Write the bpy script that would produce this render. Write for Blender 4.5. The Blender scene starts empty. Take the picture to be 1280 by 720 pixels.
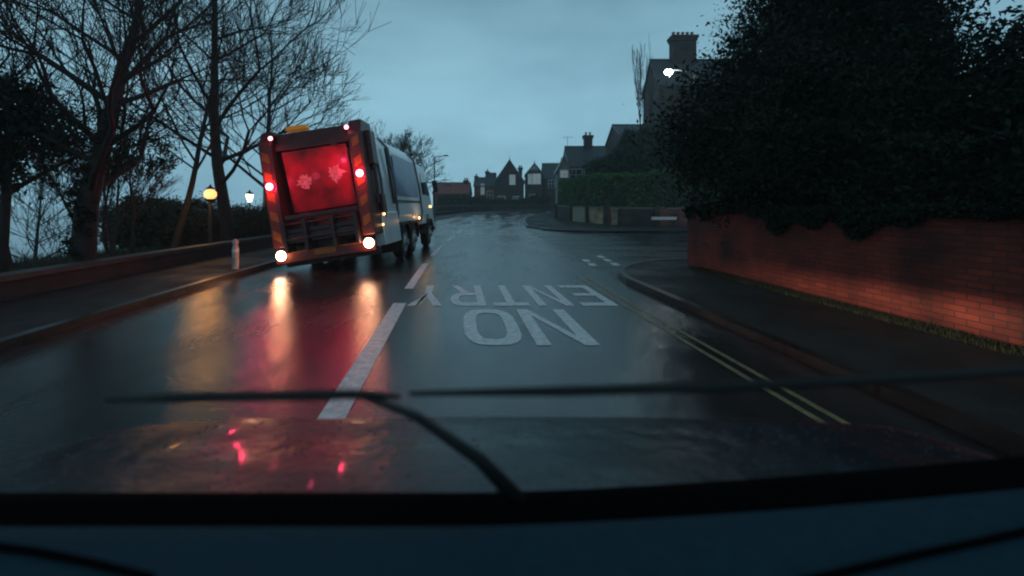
import bpy, bmesh, math, random
import numpy as np
from mathutils import Vector, Matrix, Euler
R = math.radians
rng = np.random.default_rng(7); random.seed(7)
sc = bpy.context.scene
COL = sc.collection

# ------------------------------------------------------------------ camera, world, sun
F = 560.0; HC = 1.6; HY = 258.0               # focal length in pixels of a 1280 wide frame, lens height, horizon row
cam = bpy.data.cameras.new('camera'); camo = bpy.data.objects.new('camera', cam); COL.objects.link(camo)
camo.location = (0, 0, HC); camo.rotation_euler = (R(90), 0, 0)
cam.sensor_width = 36; cam.lens = 36*F/1280; cam.shift_y = -(360-HY)/1280
cam.clip_start = 0.05; cam.clip_end = 12000
sc.camera = camo
cam.dof.use_dof = True; cam.dof.focus_distance = 9.0; cam.dof.aperture_fstop = 1.6
world = bpy.data.worlds.new('World'); sc.world = world; world.use_nodes = True
wt = world.node_tree; wt.nodes.clear()
def N(t, kind, **kw):
    n = t.nodes.new(kind)
    for k, v in kw.items():
        if k in n.inputs: n.inputs[k].default_value = v
        else: setattr(n, k, v)
    return n
sky = N(wt, 'ShaderNodeTexSky'); sky.sky_type = 'NISHITA'; sky.sun_disc = False
SUN_EL, SUN_AZ = R(4), R(200)
sky.sun_elevation = SUN_EL; sky.sun_rotation = SUN_AZ; sky.air_density = 1.0; sky.dust_density = 3.0; sky.ozone_density = 4.0
tc = N(wt, 'ShaderNodeTexCoord')
mp = N(wt, 'ShaderNodeMapping'); mp.inputs['Scale'].default_value = (1.0, 1.0, 2.6)
nz = N(wt, 'ShaderNodeTexNoise', Scale=1.7, Detail=5.0, Roughness=0.55)
wt.links.new(tc.outputs['Generated'], mp.inputs[0]); wt.links.new(mp.outputs[0], nz.inputs['Vector'])
cr = N(wt, 'ShaderNodeValToRGB')
cr.color_ramp.elements[0].position = 0.30; cr.color_ramp.elements[0].color = (1.25, 2.45, 3.20, 1)
cr.color_ramp.elements[1].position = 0.70; cr.color_ramp.elements[1].color = (2.2, 4.15, 5.1, 1)
wt.links.new(nz.outputs[0], cr.inputs[0])
# the overcast sheet gets thinner towards the open horizon
sx = N(wt, 'ShaderNodeSeparateXYZ'); wt.links.new(tc.outputs['Generated'], sx.inputs[0])
mr = N(wt, 'ShaderNodeMapRange'); mr.inputs['From Min'].default_value = 0.0; mr.inputs['From Max'].default_value = 0.75
mr.inputs['To Min'].default_value = 1.22; mr.inputs['To Max'].default_value = 0.34
wt.links.new(sx.outputs[2], mr.inputs[0])
vm = N(wt, 'ShaderNodeVectorMath'); vm.operation = 'SCALE'
wt.links.new(cr.outputs[0], vm.inputs[0]); wt.links.new(mr.outputs[0], vm.inputs['Scale'])
mx = N(wt, 'ShaderNodeMixRGB'); mx.inputs[0].default_value = 0.93
wt.links.new(sky.outputs[0], mx.inputs[1]); wt.links.new(vm.outputs[0], mx.inputs[2])
bg = N(wt, 'ShaderNodeBackground'); bg.inputs[1].default_value = 0.145
wo = N(wt, 'ShaderNodeOutputWorld')
wt.links.new(mx.outputs[0], bg.inputs[0]); wt.links.new(bg.outputs[0], wo.inputs[0])
sl = bpy.data.lights.new('sun', 'SUN'); sl.energy = 0.05; sl.angle = R(25); sl.color = (1, .93, .85)
so = bpy.data.objects.new('sun', sl); COL.objects.link(so)
so.rotation_euler = (R(90)-SUN_EL-R(30), 0, R(180)-SUN_AZ); so.location = (0, -20, 40)
sc.view_settings.view_transform = 'Standard'; sc.view_settings.look = 'None'
sc.view_settings.exposure = 0.12; sc.view_settings.gamma = 1.0; sc.view_settings.use_curve_mapping = False
sc.render.engine = 'CYCLES'; sc.cycles.use_denoising = True; sc.cycles.max_bounces = 5
sc.cycles.volume_bounces = 0; sc.cycles.sample_clamp_indirect = 3.0; sc.cycles.caustics_reflective = False
sc.cycles.volume_step_rate = 5; sc.cycles.filter_width = 2.1

# ------------------------------------------------------------------ materials
def mat(name, col, rough=0.6, metal=0.0, var=0.0, scale=6.0, bump=0.0, bscale=40.0, spec=0.5, coat=0.0, emit=None, estr=0.0, col2=None, rough2=None, stretch=None):
    m = bpy.data.materials.new(name); m.use_nodes = True; t = m.node_tree; b = t.nodes['Principled BSDF']
    b.inputs['Base Color'].default_value = (*col, 1); b.inputs['Roughness'].default_value = rough
    b.inputs['Metallic'].default_value = metal; b.inputs['Specular IOR Level'].default_value = spec
    b.inputs['Coat Weight'].default_value = coat; b.inputs['Coat Roughness'].default_value = 0.05
    if emit: b.inputs['Emission Color'].default_value = (*emit, 1); b.inputs['Emission Strength'].default_value = estr
    tc = N(t, 'ShaderNodeTexCoord'); src = tc.outputs['Object']
    if stretch:
        mm = N(t, 'ShaderNodeMapping'); mm.inputs['Scale'].default_value = stretch; t.links.new(src, mm.inputs[0]); src = mm.outputs[0]
    if var or col2 or rough2 is not None:
        n = N(t, 'ShaderNodeTexNoise', Scale=scale, Detail=6.0, Roughness=0.6); t.links.new(src, n.inputs['Vector'])
        r = N(t, 'ShaderNodeValToRGB'); r.color_ramp.elements[0].position = 0.35; r.color_ramp.elements[1].position = 0.65
        c2 = col2 if col2 else tuple(c*(1+var) for c in col)
        c1 = col if col2 else tuple(c*(1-var) for c in col)
        r.color_ramp.elements[0].color = (*c1, 1); r.color_ramp.elements[1].color = (*c2, 1)
        t.links.new(n.outputs[0], r.inputs[0]); t.links.new(r.outputs[0], b.inputs['Base Color'])
        if rough2 is not None:
            q = N(t, 'ShaderNodeMapRange'); q.inputs['From Min'].default_value = .38; q.inputs['From Max'].default_value = .62
            q.inputs['To Min'].default_value = rough; q.inputs['To Max'].default_value = rough2
            n2 = N(t, 'ShaderNodeTexNoise', Scale=scale*.37, Detail=5.0, Roughness=0.6); t.links.new(src, n2.inputs['Vector'])
            t.links.new(n2.outputs[0], q.inputs[0]); t.links.new(q.outputs[0], b.inputs['Roughness'])
    if bump:
        n3 = N(t, 'ShaderNodeTexNoise', Scale=bscale, Detail=3.0); t.links.new(tc.outputs['Object'], n3.inputs['Vector'])
        bp = N(t, 'ShaderNodeBump', Strength=bump, Distance=0.02); t.links.new(n3.outputs[0], bp.inputs['Height'])
        t.links.new(bp.outputs[0], b.inputs['Normal'])
    return m
def brick_mat(name, c1, c2, mortar, size=1.0, rough=0.75):
    m = bpy.data.materials.new(name); m.use_nodes = True; t = m.node_tree; b = t.nodes['Principled BSDF']
    b.inputs['Roughness'].default_value = rough
    tc = N(t, 'ShaderNodeTexCoord'); s = N(t, 'ShaderNodeSeparateXYZ'); t.links.new(tc.outputs['Object'], s.inputs[0])
    a = N(t, 'ShaderNodeMath'); a.operation = 'ADD'; t.links.new(s.outputs[0], a.inputs[0]); t.links.new(s.outputs[1], a.inputs[1])
    c = N(t, 'ShaderNodeCombineXYZ'); t.links.new(a.outputs[0], c.inputs[0]); t.links.new(s.outputs[2], c.inputs[1])
    k = N(t, 'ShaderNodeTexBrick', Scale=1.0); k.inputs['Color1'].default_value = (*c1, 1); k.inputs['Color2'].default_value = (*c2, 1)
    k.inputs['Mortar'].default_value = (*mortar, 1); k.inputs['Brick Width'].default_value = .225*size; k.inputs['Row Height'].default_value = .075*size
    k.inputs['Mortar Size'].default_value = .008*size; t.links.new(c.outputs[0], k.inputs['Vector'])
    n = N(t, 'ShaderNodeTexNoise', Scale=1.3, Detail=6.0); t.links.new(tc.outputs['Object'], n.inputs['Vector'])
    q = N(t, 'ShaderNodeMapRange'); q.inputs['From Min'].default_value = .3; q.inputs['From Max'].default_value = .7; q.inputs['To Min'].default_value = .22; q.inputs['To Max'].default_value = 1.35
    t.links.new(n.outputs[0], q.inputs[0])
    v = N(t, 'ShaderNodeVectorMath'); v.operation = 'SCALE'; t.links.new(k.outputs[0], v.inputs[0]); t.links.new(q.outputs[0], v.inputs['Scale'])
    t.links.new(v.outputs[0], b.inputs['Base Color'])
    bp = N(t, 'ShaderNodeBump', Strength=.5, Distance=0.01); t.links.new(k.outputs['Fac'], bp.inputs['Height']); bp.invert = True
    t.links.new(bp.outputs[0], b.inputs['Normal'])
    return m
M = {}
M['ground'] = mat('ground', (.006, .009, .005), .85, col2=(.012, .015, .008), scale=2.0, bump=.5, bscale=9)
M['asphalt'] = mat('asphalt', (.014, .016, .018), .07, col2=(.032, .034, .036), rough2=.30, scale=1.5, bump=.24, bscale=48, spec=1.0, stretch=(1.6, .45, 1))
M['asphalt_side'] = mat('asphalt_side', (.016, .018, .020), .14, col2=(.034, .035, .037), rough2=.42, scale=1.2, bump=.40, bscale=50, stretch=(.5, 1.5, 1))
M['pave'] = mat('pave', (.014, .014, .014), .5, spec=.3, col2=(.028, .027, .026), rough2=.85, scale=1.6, bump=.4, bscale=45)
M['kerb'] = brick_mat('kerb', (.030, .025, .022), (.018, .016, .015), (.006, .006, .006), 4.0, .35)
M['paint'] = mat('paint', (.55, .57, .57), .4, col2=(.88, .90, .89), scale=11, bump=.3, bscale=60)
M['paint_worn'] = mat('paint_worn', (.10, .11, .11), .45, col2=(.55, .57, .56), scale=9, bump=.3, bscale=60)
M['yellow'] = mat('yellow', (.16, .13, .07), .5, col2=(.33, .26, .12), scale=12, bump=.2)
M['sea'] = mat('sea', (.02, .04, .05), .12, var=.2, scale=.05, bump=.6, bscale=.6)
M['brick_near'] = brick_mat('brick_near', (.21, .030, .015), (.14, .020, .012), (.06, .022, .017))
M['brick_red'] = brick_mat('brick_red', (.26, .06, .045), (.17, .045, .035), (.16, .14, .12), 2.0)
M['brick_dark'] = brick_mat('brick_dark', (.060, .036, .030), (.040, .028, .025), (.05, .045, .042), 1.5)
M['brick_cream'] = brick_mat('brick_cream', (.42, .34, .18), (.32, .25, .14), (.2, .18, .15))
M['flint'] = mat('flint', (.16, .16, .12), .7, col2=(.38, .34, .24), scale=9, bump=.8, bscale=12)
M['stone'] = mat('stone', (.14, .135, .12), .6, var=.35, scale=4, bump=.3)
M['render'] = mat('render', (.22, .22, .21), .8, var=.25, scale=2)
M['slate'] = mat('slate', (.030, .036, .042), .45, col2=(.06, .068, .076), scale=3, bump=.3, bscale=8)
M['tile_red'] = mat('tile_red', (.22, .06, .045), .6, var=.35, scale=2.5, bump=.4, bscale=7)
M['wood_white'] = mat('wood_white', (.6, .62, .62), .5, var=.1)
M['glass_dark'] = mat('glass_dark', (.02, .025, .03), .06, spec=.8)
M['glass_lit'] = mat('glass_lit', (.5, .5, .5), .2, emit=(.75, .85, .85), estr=.10)
M['bark'] = mat('bark', (.010, .009, .008), .85, col2=(.022, .019, .016), scale=8, bump=.8, bscale=18, stretch=(1, 1, .25))
M['twig'] = mat('twig', (.012, .011, .010), .8, var=.3)
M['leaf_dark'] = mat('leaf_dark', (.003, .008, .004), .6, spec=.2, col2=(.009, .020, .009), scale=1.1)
M['leaf_hedge'] = mat('leaf_hedge', (.024, .085, .018), .55, col2=(.07, .18, .038), scale=1.6)
M['leaf_bush'] = mat('leaf_bush', (.010, .022, .009), .55, col2=(.032, .050, .018), scale=1.4)
M['leaf_ever'] = mat('leaf_ever', (.010, .026, .012), .55, col2=(.028, .060, .026), scale=1.2)
M['grass'] = mat('grass', (.012, .015, .005), .7, col2=(.034, .034, .012), scale=3)
M['metal_grey'] = mat('metal_grey', (.10, .105, .11), .45, metal=.6, var=.2)
M['metal_dark'] = mat('metal_dark', (.018, .018, .02), .5, var=.3)
M['rubber'] = mat('rubber', (.005, .005, .005), .65, var=.3, scale=9)
M['white_plastic'] = mat('white_plastic', (.62, .63, .62), .4, var=.15)
M['bollard'] = mat('bollard', (.35, .34, .31), .55, var=.3)
M['truck_white'] = mat('truck_white', (.70, .72, .73), .28, col2=(.86, .88, .89), scale=2.2, coat=.3)
M['truck_dirt_redglow'] = mat('truck_dirt_redglow', (.040, .009, .008), .4, col2=(.085, .020, .018), scale=3, bump=.3)  # dirty frame colour with the red glow of the tail lamps mixed in
M['truck_red'] = mat('truck_red', (.09, .003, .007), .4, col2=(.52, .014, .035), bump=.5, bscale=5, scale=1.3, coat=.4)
M['truck_blue'] = mat('truck_blue', (.06, .09, .22), .35, col2=(.10, .14, .30), scale=2, coat=.3)
M['amber_strip'] = mat('amber_strip', (.24, .085, .008), .4, var=.2)
M['red_strip'] = mat('red_strip', (.10, .012, .01), .4, var=.2)
M['emblem'] = mat('emblem', (.42, .12, .12), .5, col2=(.75, .40, .38), scale=12)
M['rim'] = mat('rim', (.32, .32, .32), .4, metal=.5, var=.2)
M['car_paint'] = mat('car_paint', (.004, .010, .015), .24, spec=.3, col2=(.010, .020, .028), rough2=.48, scale=3.0, coat=.05, bump=.35, bscale=14, stretch=(1, 2.2, 1))
M['dash'] = mat('dash', (.009, .036, .054), .9, spec=.25, col2=(.013, .045, .066), scale=60, bump=.35, bscale=420)
M['black'] = mat('black', (.002, .002, .0022), 1.0, var=.2, spec=.03)
M['stone_dark'] = mat('stone_dark', (.035, .034, .032), .6, var=.4, scale=4, bump=.4)
M['brick_black'] = brick_mat('brick_black', (.03, .022, .018), (.02, .016, .014), (.03, .028, .026), 1.3)
def glow(name, col, s):
    return mat(name, tuple(min(.8, c) for c in col), .3, emit=col, estr=s)
M['lamp_brake'] = glow('lamp_brake', (1, .55, .32), 30)
M['lamp_red'] = glow('lamp_red', (1, .25, .34), 9)
M['lamp_top'] = glow('lamp_top', (1, .22, .30), 9)
M['lamp_amber'] = glow('lamp_amber', (1, .48, .16), 7)
M['lamp_sodium'] = glow('lamp_sodium', (1, .36, .10), 2.3)
M['lamp_white'] = glow('lamp_white', (.9, 1, 1), 40)
M['lamp_green'] = glow('lamp_green', (.85, 1, .72), 4.5)
M['beacon'] = mat('beacon', (.65, .25, .02), .25, emit=(1, .4, .03), estr=.12)

# ------------------------------------------------------------------ mesh helpers
class MB:
    def __init__(s): s.v = []; s.f = []
    def add(s, vs, fs):
        o = len(s.v); s.v += [tuple(v) for v in vs]; s.f += [tuple(i+o for i in f) for f in fs]; return s
    def box(s, x0, x1, y0, y1, z0, z1, T=None):
        vs = [Vector(p) for p in ((x0,y0,z0),(x1,y0,z0),(x1,y1,z0),(x0,y1,z0),(x0,y0,z1),(x1,y0,z1),(x1,y1,z1),(x0,y1,z1))]
        if T: vs = [T @ v for v in vs]
        return s.add(vs, [(0,3,2,1),(4,5,6,7),(0,1,5,4),(1,2,6,5),(2,3,7,6),(3,0,4,7)])
    def prism(s, prof, a, b, axis='x', T=None):
        """closed 2-D profile swept from a to b along an axis (x: profile is y,z; y: profile is x,z; z: profile is x,y)"""
        def mk(t, p): return {'x': (t, p[0], p[1]), 'y': (p[0], t, p[1]), 'z': (p[0], p[1], t)}[axis]
        n = len(prof); vs = [Vector(mk(a, p)) for p in prof] + [Vector(mk(b, p)) for p in prof]
        if T: vs = [T @ v for v in vs]
        fs = [(i, (i+1) % n, n+(i+1) % n, n+i) for i in range(n)] + [tuple(range(n-1, -1, -1)), tuple(range(n, 2*n))]
        return s.add(vs, fs)
    def tube(s, pts, rads, n=8, cap=True):
        pts = [Vector(p) for p in pts]
        if not hasattr(rads, '__len__'): rads = [rads]*len(pts)
        vs = []; fs = []
        for i, p in enumerate(pts):
            d = (pts[min(i+1, len(pts)-1)] - pts[max(i-1, 0)]).normalized()
            u = d.orthogonal().normalized() if i == 0 else (u - d*u.dot(d)).normalized()
            w = d.cross(u)
            for k in range(n):
                a = 2*math.pi*k/n; vs.append(p + (u*math.cos(a) + w*math.sin(a))*rads[i])
        for i in range(len(pts)-1):
            for k in range(n): fs.append((i*n+k, i*n+(k+1) % n, (i+1)*n+(k+1) % n, (i+1)*n+k))
        if cap: fs += [tuple(range(n-1, -1, -1)), tuple(range((len(pts)-1)*n, len(pts)*n))]
        return s.add(vs, fs)
    def lathe(s, prof, n=20, T=None):
        """(r, z) profile turned about z"""
        vs = []; fs = []
        for r, z in prof:
            for k in range(n):
                a = 2*math.pi*k/n; vs.append(Vector((r*math.cos(a), r*math.sin(a), z)))
        if T: vs = [T @ v for v in vs]
        for i in range(len(prof)-1):
            for k in range(n): fs.append((i*n+k, i*n+(k+1) % n, (i+1)*n+(k+1) % n, (i+1)*n+k))
        fs += [tuple(range(n-1, -1, -1)), tuple(range((len(prof)-1)*n, len(prof)*n))]
        return s.add(vs, fs)
    def build(s, name, m, parent=None, smooth=False, bevel=0.0, loc=None):
        me = bpy.data.meshes.new(name); me.from_pydata(s.v, [], s.f); me.update()
        bm = bmesh.new(); bm.from_mesh(me); bmesh.ops.recalc_face_normals(bm, faces=bm.faces); bm.to_mesh(me); bm.free()
        me.materials.append(m)
        if smooth:
            for p in me.polygons: p.use_smooth = True
        o = bpy.data.objects.new(name, me); COL.objects.link(o)
        if loc: o.location = loc
        if parent: o.parent = parent
        if bevel:
            b = o.modifiers.new('bevel', 'BEVEL'); b.width = bevel; b.segments = 2; b.limit_method = 'ANGLE'
        return o
def np_mesh(name, V, Fq, m, parent=None):
    me = bpy.data.meshes.new(name); V = np.asarray(V, dtype=np.float32); Fq = np.asarray(Fq, dtype=np.int32)
    k = Fq.shape[1]
    me.vertices.add(len(V)); me.vertices.foreach_set('co', V.ravel())
    me.loops.add(Fq.size); me.loops.foreach_set('vertex_index', Fq.ravel())
    me.polygons.add(len(Fq)); me.polygons.foreach_set('loop_start', np.arange(len(Fq), dtype=np.int32)*k)
    me.update(calc_edges=True); me.materials.append(m)
    o = bpy.data.objects.new(name, me); COL.objects.link(o)
    if parent: o.parent = parent
    return o
def tag(o, label=None, cat=None, group=None, kind=None):
    if label: o['label'] = label
    if cat: o['category'] = cat
    if group: o['group'] = group
    if kind: o['kind'] = kind
    return o
def thing(name, loc, label, cat, rz=0, group=None):
    o = bpy.data.objects.new(name, None); COL.objects.link(o); o.empty_display_size = .3
    o.location = loc; o.rotation_euler = (0, 0, rz); return tag(o, label, cat, group)
def lamp(parent, loc, col, energy, size=.08, kind='POINT', name='lamp_light'):
    l = bpy.data.lights.new(name, kind); l.energy = energy; l.color = col; l.shadow_soft_size = size
    o = bpy.data.objects.new(name, l); COL.objects.link(o); o.location = loc
    if parent: o.parent = parent
    return o

# ------------------------------------------------------------------ terrain
SL = 0.016
def rise(y): return SL*max(0.0, min(y, 100.0)-25.0)
def shift(y): return -26.0*max(0.0, min(1.0, (y-25)/75.0))
XD = [(-14, 0), (-18, -1.3), (-24, -4), (-35, -9), (-60, -14), (-120, -20)]
def gz(x, y):
    xx = x - shift(y); d = 0.0
    if xx < -14:
        for (a, za), (b, zb) in zip(XD, XD[1:]):
            if b <= xx <= a: d = za + (zb-za)*(xx-a)/(b-a); break
        else: d = -20
    return rise(y) + d
def at(px, Y, x_only=True): return (px-640)/F*Y
def zat(py, Y): return HC - (py-HY)/F*Y

g = MB(); ys = [-60, 0, 25, 100, 400, 3000]; xs = [-120, -60, -35, -24, -18, -14, -8, 0, 40, 400, 3000]
vs = [(x+shift(y), y, gz(x+shift(y), y)-.03) for y in ys for x in xs]; n = len(xs)
g.add(vs, [(j*n+i, j*n+i+1, (j+1)*n+i+1, (j+1)*n+i) for j in range(len(ys)-1) for i in range(n-1)])
tag(g.build('ground', M['ground']), kind='structure')
s_ = MB().add([(-9000, -400, -8), (-22, -400, -8), (-22, 9000, -8), (-9000, 9000, -8)], [(0, 1, 2, 3)])
tag(s_.build('sea', M['sea']), kind='structure')

CP = [(1.56, -20), (.31, -10), (-.94, 0), (-1.56, 5), (-2.15, 10), (-2.62, 15), (-3.0, 21), (-3.12, 25), (-3.35, 31), (-3.35, 40), (-2.6, 50), (-.6, 60), (3, 69), (9.5, 76), (18, 80), (35, 83), (70, 85)]
def catmull(P, k=8):
    out = []; P = [Vector(p) for p in P]
    for i in range(len(P)-1):
        a, b, c, d = P[max(i-1, 0)], P[i], P[i+1], P[min(i+2, len(P)-1)]
        for j in range(k):
            t = j/k; out.append(.5*((2*b)+(c-a)*t+(2*a-5*b+4*c-d)*t*t+(3*b-a-3*c+d)*t**3))
    out.append(P[-1]); return out
CL = catmull(CP)
def offs(P, o):
    out = []
    for i, p in enumerate(P):
        d = (P[min(i+1, len(P)-1)]-P[max(i-1, 0)]).normalized(); out.append(Vector((p.x+d.y*o, p.y-d.x*o)))
    return out
def strip(mb, A, B, dz=0.0):
    n = len(A); vs = [(p.x, p.y, rise(p.y)+dz) for p in A]+[(p.x, p.y, rise(p.y)+dz) for p in B]
    mb.add(vs, [(i, i+1, n+i+1, n+i) for i in range(n-1)])
def wallstrip(mb, A, z0, z1):
    n = len(A); vs = [(p.x, p.y, rise(p.y)+z0) for p in A]+[(p.x, p.y, rise(p.y)+z1) for p in A]
    mb.add(vs, [(i, i+1, n+i+1, n+i) for i in range(n-1)])
def band(P, o0, o1, z0, z1):
    """closed solid following a polyline: between two sideways offsets and two heights"""
    mb = MB(); A, B = offs(P, o0), offs(P, o1); n = len(P)
    vs = []
    for Q, z in ((A, z0), (B, z0), (B, z1), (A, z1)): vs += [(p.x, p.y, rise(p.y)+z) for p in Q]
    fs = []
    for i in range(n-1):
        for k in range(4): a = k*n+i; b = ((k+1) % 4)*n+i; fs.append((a, a+1, b+1, b))
    fs += [(0, n, 2*n, 3*n), (n-1, 4*n-1, 3*n-1, 2*n-1)]
    return mb.add(vs, fs)
r_ = MB(); strip(r_, offs(CL, -4.0), offs(CL, 4.4)); tag(r_.build('road', M['asphalt']), kind='structure')
sr = MB(); Yl = [8, 11, 14, 17, 20, 23, 25, 28, 32]
sr.add([(x, y, rise(y)-.004) for y in Yl for x in (-.5, 12, 45)], [(j*3+i, j*3+i+1, j*3+i+4, j*3+i+3) for j in range(len(Yl)-1) for i in range(2)])
tag(sr.build('side_road', M['asphalt_side']), kind='structure')
def arc(cx, cy, r, a0, a1, n=10): return [Vector((cx+r*math.cos(R(a0+(a1-a0)*k/n)), cy+r*math.sin(R(a0+(a1-a0)*k/n)))) for k in range(n+1)]
CR = offs(CL, 4.4)
near = [p for p in CR if p.y < 9.3]
k0 = near[-1]; kn = near + arc(k0.x+3.3, 9.6, 3.3, 172, 90) + [Vector((x, 12.9)) for x in (8, 14, 24, 42)]
far = [Vector((x, 26.6)) for x in (42, 24, 14, 8)] + arc(5.6, 30.4, 3.8, 270, 186) + [p for p in CR if p.y > 31.5]
left = offs(CL, -4.0)[::-1]
for nm, K in (('pavement', kn), ('pavement', far), ('pavement', left)):
    p_ = MB(); strip(p_, offs(K, .14), offs(K, 2.9 if K is not left else 2.4), .12)
    tag(p_.build(nm, M['pave']), kind='structure')
    kb = band(K, 0, .14, -.05, .125); tag(kb.build('kerb', M['kerb']), kind='structure')

# ------------------------------------------------------------------ painted markings
def marking(name, label, polys, m, dz=.004, cat=None):
    mb = MB()
    for P in polys: mb.add([(x, y, rise(y)+dz) for x, y in P], [tuple(range(len(P)))])
    return tag(mb.build(name, m), kind='structure')
def seg_on_line(o, y0, y1, w, step=1.5):
    """thin strip following the centre line at an offset, between two distances"""
    L = offs(CL, o-w/2); Rr = offs(CL, o+w/2); out = []
    def xat(Q, y):
        for a, b in zip(Q, Q[1:]):
            if a.y <= y <= b.y: return a.x+(b.x-a.x)*(y-a.y)/(b.y-a.y)
    k = max(1, int((y1-y0)/step)); yy = [y0+(y1-y0)*i/k for i in range(k+1)]
    for a, b in zip(yy, yy[1:]): out.append([(xat(L, a), a), (xat(Rr, a), a), (xat(Rr, b), b), (xat(L, b), b)])
    return out
dash = []
for a, b, w in ((-6, 7.4, .21), (8.7, 12.6, .17), (14.6, 18.2, .13), (20.6, 24.4, .12), (26, 29.6, .12), (31.5, 35.5, .12), (37.5, 41.5, .12), (44, 48, .12), (51, 55, .12)):
    dash += seg_on_line(0, a, b, w)
marking('centre_line', '', dash, M['paint'])
marking('yellow_line', '', seg_on_line(3.62, -6, 10.2, .06)+seg_on_line(3.78, -6, 10.2, .06), M['yellow'])
marking('yellow_line', '', seg_on_line(4.0, 33, 62, .07), M['paint_worn'])
gw = []
for X, o in ((2.2, 0), (2.85, .1)):
    y = 12.0+o
    while y < (14.7 if o else 13.4): gw.append([(X-.1-.02*(y-12), y), (X+.1-.02*(y-12), y), (X+.1-.02*(y-12), y+.6), (X-.1-.02*(y-12), y+.6)]); y += .9
marking('give_way_line', '', gw, M['paint'])
# letters in a unit box (x right, y up), strokes as polygons
def stroke(a, b, w):
    d = Vector((b[0]-a[0], b[1]-a[1])); l = d.length; nn = Vector((-d.y, d.x))/l*w/2
    return [(a[0]+nn.x, a[1]+nn.y), (a[0]-nn.x, a[1]-nn.y), (b[0]-nn.x, b[1]-nn.y), (b[0]+nn.x, b[1]+nn.y)]
def vbar(x0, x1, y0, y1): return [(x0, y0), (x1, y0), (x1, y1), (x0, y1)]
def ring(cx, cy, rx, ry, tx, ty, a0=0, a1=360, n=20, e=.62):
    def pt(a, X, Y):
        c, s = math.cos(R(a)), math.sin(R(a)); return (cx+X*math.copysign(abs(c)**e, c), cy+Y*math.copysign(abs(s)**e, s))
    out = []
    for k in range(n):
        a, b = a0+(a1-a0)*k/n, a0+(a1-a0)*(k+1)/n
        out.append([pt(a, rx, ry), pt(b, rx, ry), pt(b, rx-tx, ry-ty), pt(a, rx-tx, ry-ty)])
    return out
W = .235
LET = {
 'N': [vbar(0, W, 0, 1), vbar(1-W, 1, 0, 1), [(W, 1), (W, .78), (1-W, 0), (1-W, .22)]],
 'O': ring(.5, .5, .5, .5, W, .13),
 'E': [vbar(0, W, 0, 1), vbar(W, 1, .87, 1), vbar(W, .85, .44, .56), vbar(W, 1, 0, .13)],
 'T': [vbar(.5-W/2, .5+W/2, 0, .87), vbar(0, 1, .87, 1)],
 'R': [vbar(0, W, 0, 1)] + [vbar(W, .6, .87, 1), vbar(W, .6, .42, .54)] + ring(.6, .71, .4, .29, W, .13, -90, 90, 10, .8) + [[(.42, .42), (.66, .42), (1, 0), (.78, 0)]],
 'Y': [vbar(.5-W/2, .5+W/2, 0, .46), [(0, 1), (W*1.1, 1), (.5+W/2, .46), (.5-W/2, .46)], [(1, 1), (1-W*1.1, 1), (.5+W/2, .463), (.5, .463)]],
}
def word(txt, o0, o1, y0, y1, gap):
    """written for the oncoming lane: upside down for us, letter tops nearest; o = sideways offset from straight road axis"""
    n = len(txt); w = (o1-o0-gap*(n-1))/n; out = []
    for i, ch in enumerate(txt):
        right = o1 - i*(w+gap)
        for P in LET[ch]:
            out.append([((right-u*w) - .125*(y1-(y1-y0)*v), y1-(y1-y0)*v) for u, v in P])
    return out
marking('road_lettering', '', word('NO', .10, 1.66, 5.15, 6.95, .10), M['paint'], .0045)
marking('road_lettering', '', word('ENTRY', -.80, 2.62, 7.2, 9.05, .13), M['paint_worn'] if False else M['paint'], .0045)

# ------------------------------------------------------------------ foliage and trees
def leaf_mesh(name, C, size, m, parent=None, flat=.0):
    n = len(C); a = rng.normal(size=(n, 3)); a /= np.linalg.norm(a, axis=1)[:, None]
    b = rng.normal(size=(n, 3)); b -= a*(a*b).sum(1)[:, None]; b /= np.linalg.norm(b, axis=1)[:, None]
    s = (size*rng.uniform(.6, 1.35, n))[:, None]
    V = np.stack([C-a*s, C+b*s*.45, C+a*s, C-b*s*.45], 1).reshape(-1, 3)
    return np_mesh(name, V, np.arange(4*n).reshape(n, 4), m, parent)
def crown_pts(cx, cy, cz, rx, ry, rz, clumps, per, cr=.45, hollow=.35):
    """leaf clumps spread through an ellipsoid, thicker towards its outside"""
    d = rng.normal(size=(clumps, 3)); d /= np.linalg.norm(d, axis=1)[:, None]
    r = rng.uniform(hollow**3, 1, clumps)**(1/3)
    c = d*r[:, None]*np.array([rx, ry, rz]) + np.array([cx, cy, cz])
    k = rng.uniform(.5, 1.4, clumps)*cr
    P = np.repeat(c, per, 0) + rng.normal(size=(clumps*per, 3))*np.repeat(k, per)[:, None]*np.array([.6, .6, .45])
    return P
def seg_mesh(name, segs, m, parent=None, n=5):
    """segs: (p0, p1, r0, r1) arrays -> open prisms in one mesh"""
    P0 = np.array([s[0] for s in segs]); P1 = np.array([s[1] for s in segs]); r0 = np.array([s[2] for s in segs]); r1 = np.array([s[3] for s in segs])
    d = P1-P0; d /= np.linalg.norm(d, axis=1)[:, None]+1e-9
    up = np.where(np.abs(d[:, 2:3]) > .9, np.array([[1., 0, 0]]), np.array([[0., 0, 1]]))
    u = np.cross(d, up); u /= np.linalg.norm(u, axis=1)[:, None]; w = np.cross(d, u)
    ang = np.arange(n)*2*np.pi/n; V = []
    for P, r in ((P0, r0), (P1, r1)):
        V.append(P[:, None, :] + (u[:, None, :]*np.cos(ang)[None, :, None] + w[:, None, :]*np.sin(ang)[None, :, None])*r[:, None, None])
    V = np.concatenate(V, 1).reshape(-1, 3); k = len(segs)
    q = np.array([(i, (i+1) % n, n+(i+1) % n, n+i) for i in range(n)])
    Fq = (np.arange(k)[:, None, None]*2*n + q[None]).reshape(-1, 4)
    return np_mesh(name, V, Fq, m, parent)
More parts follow.
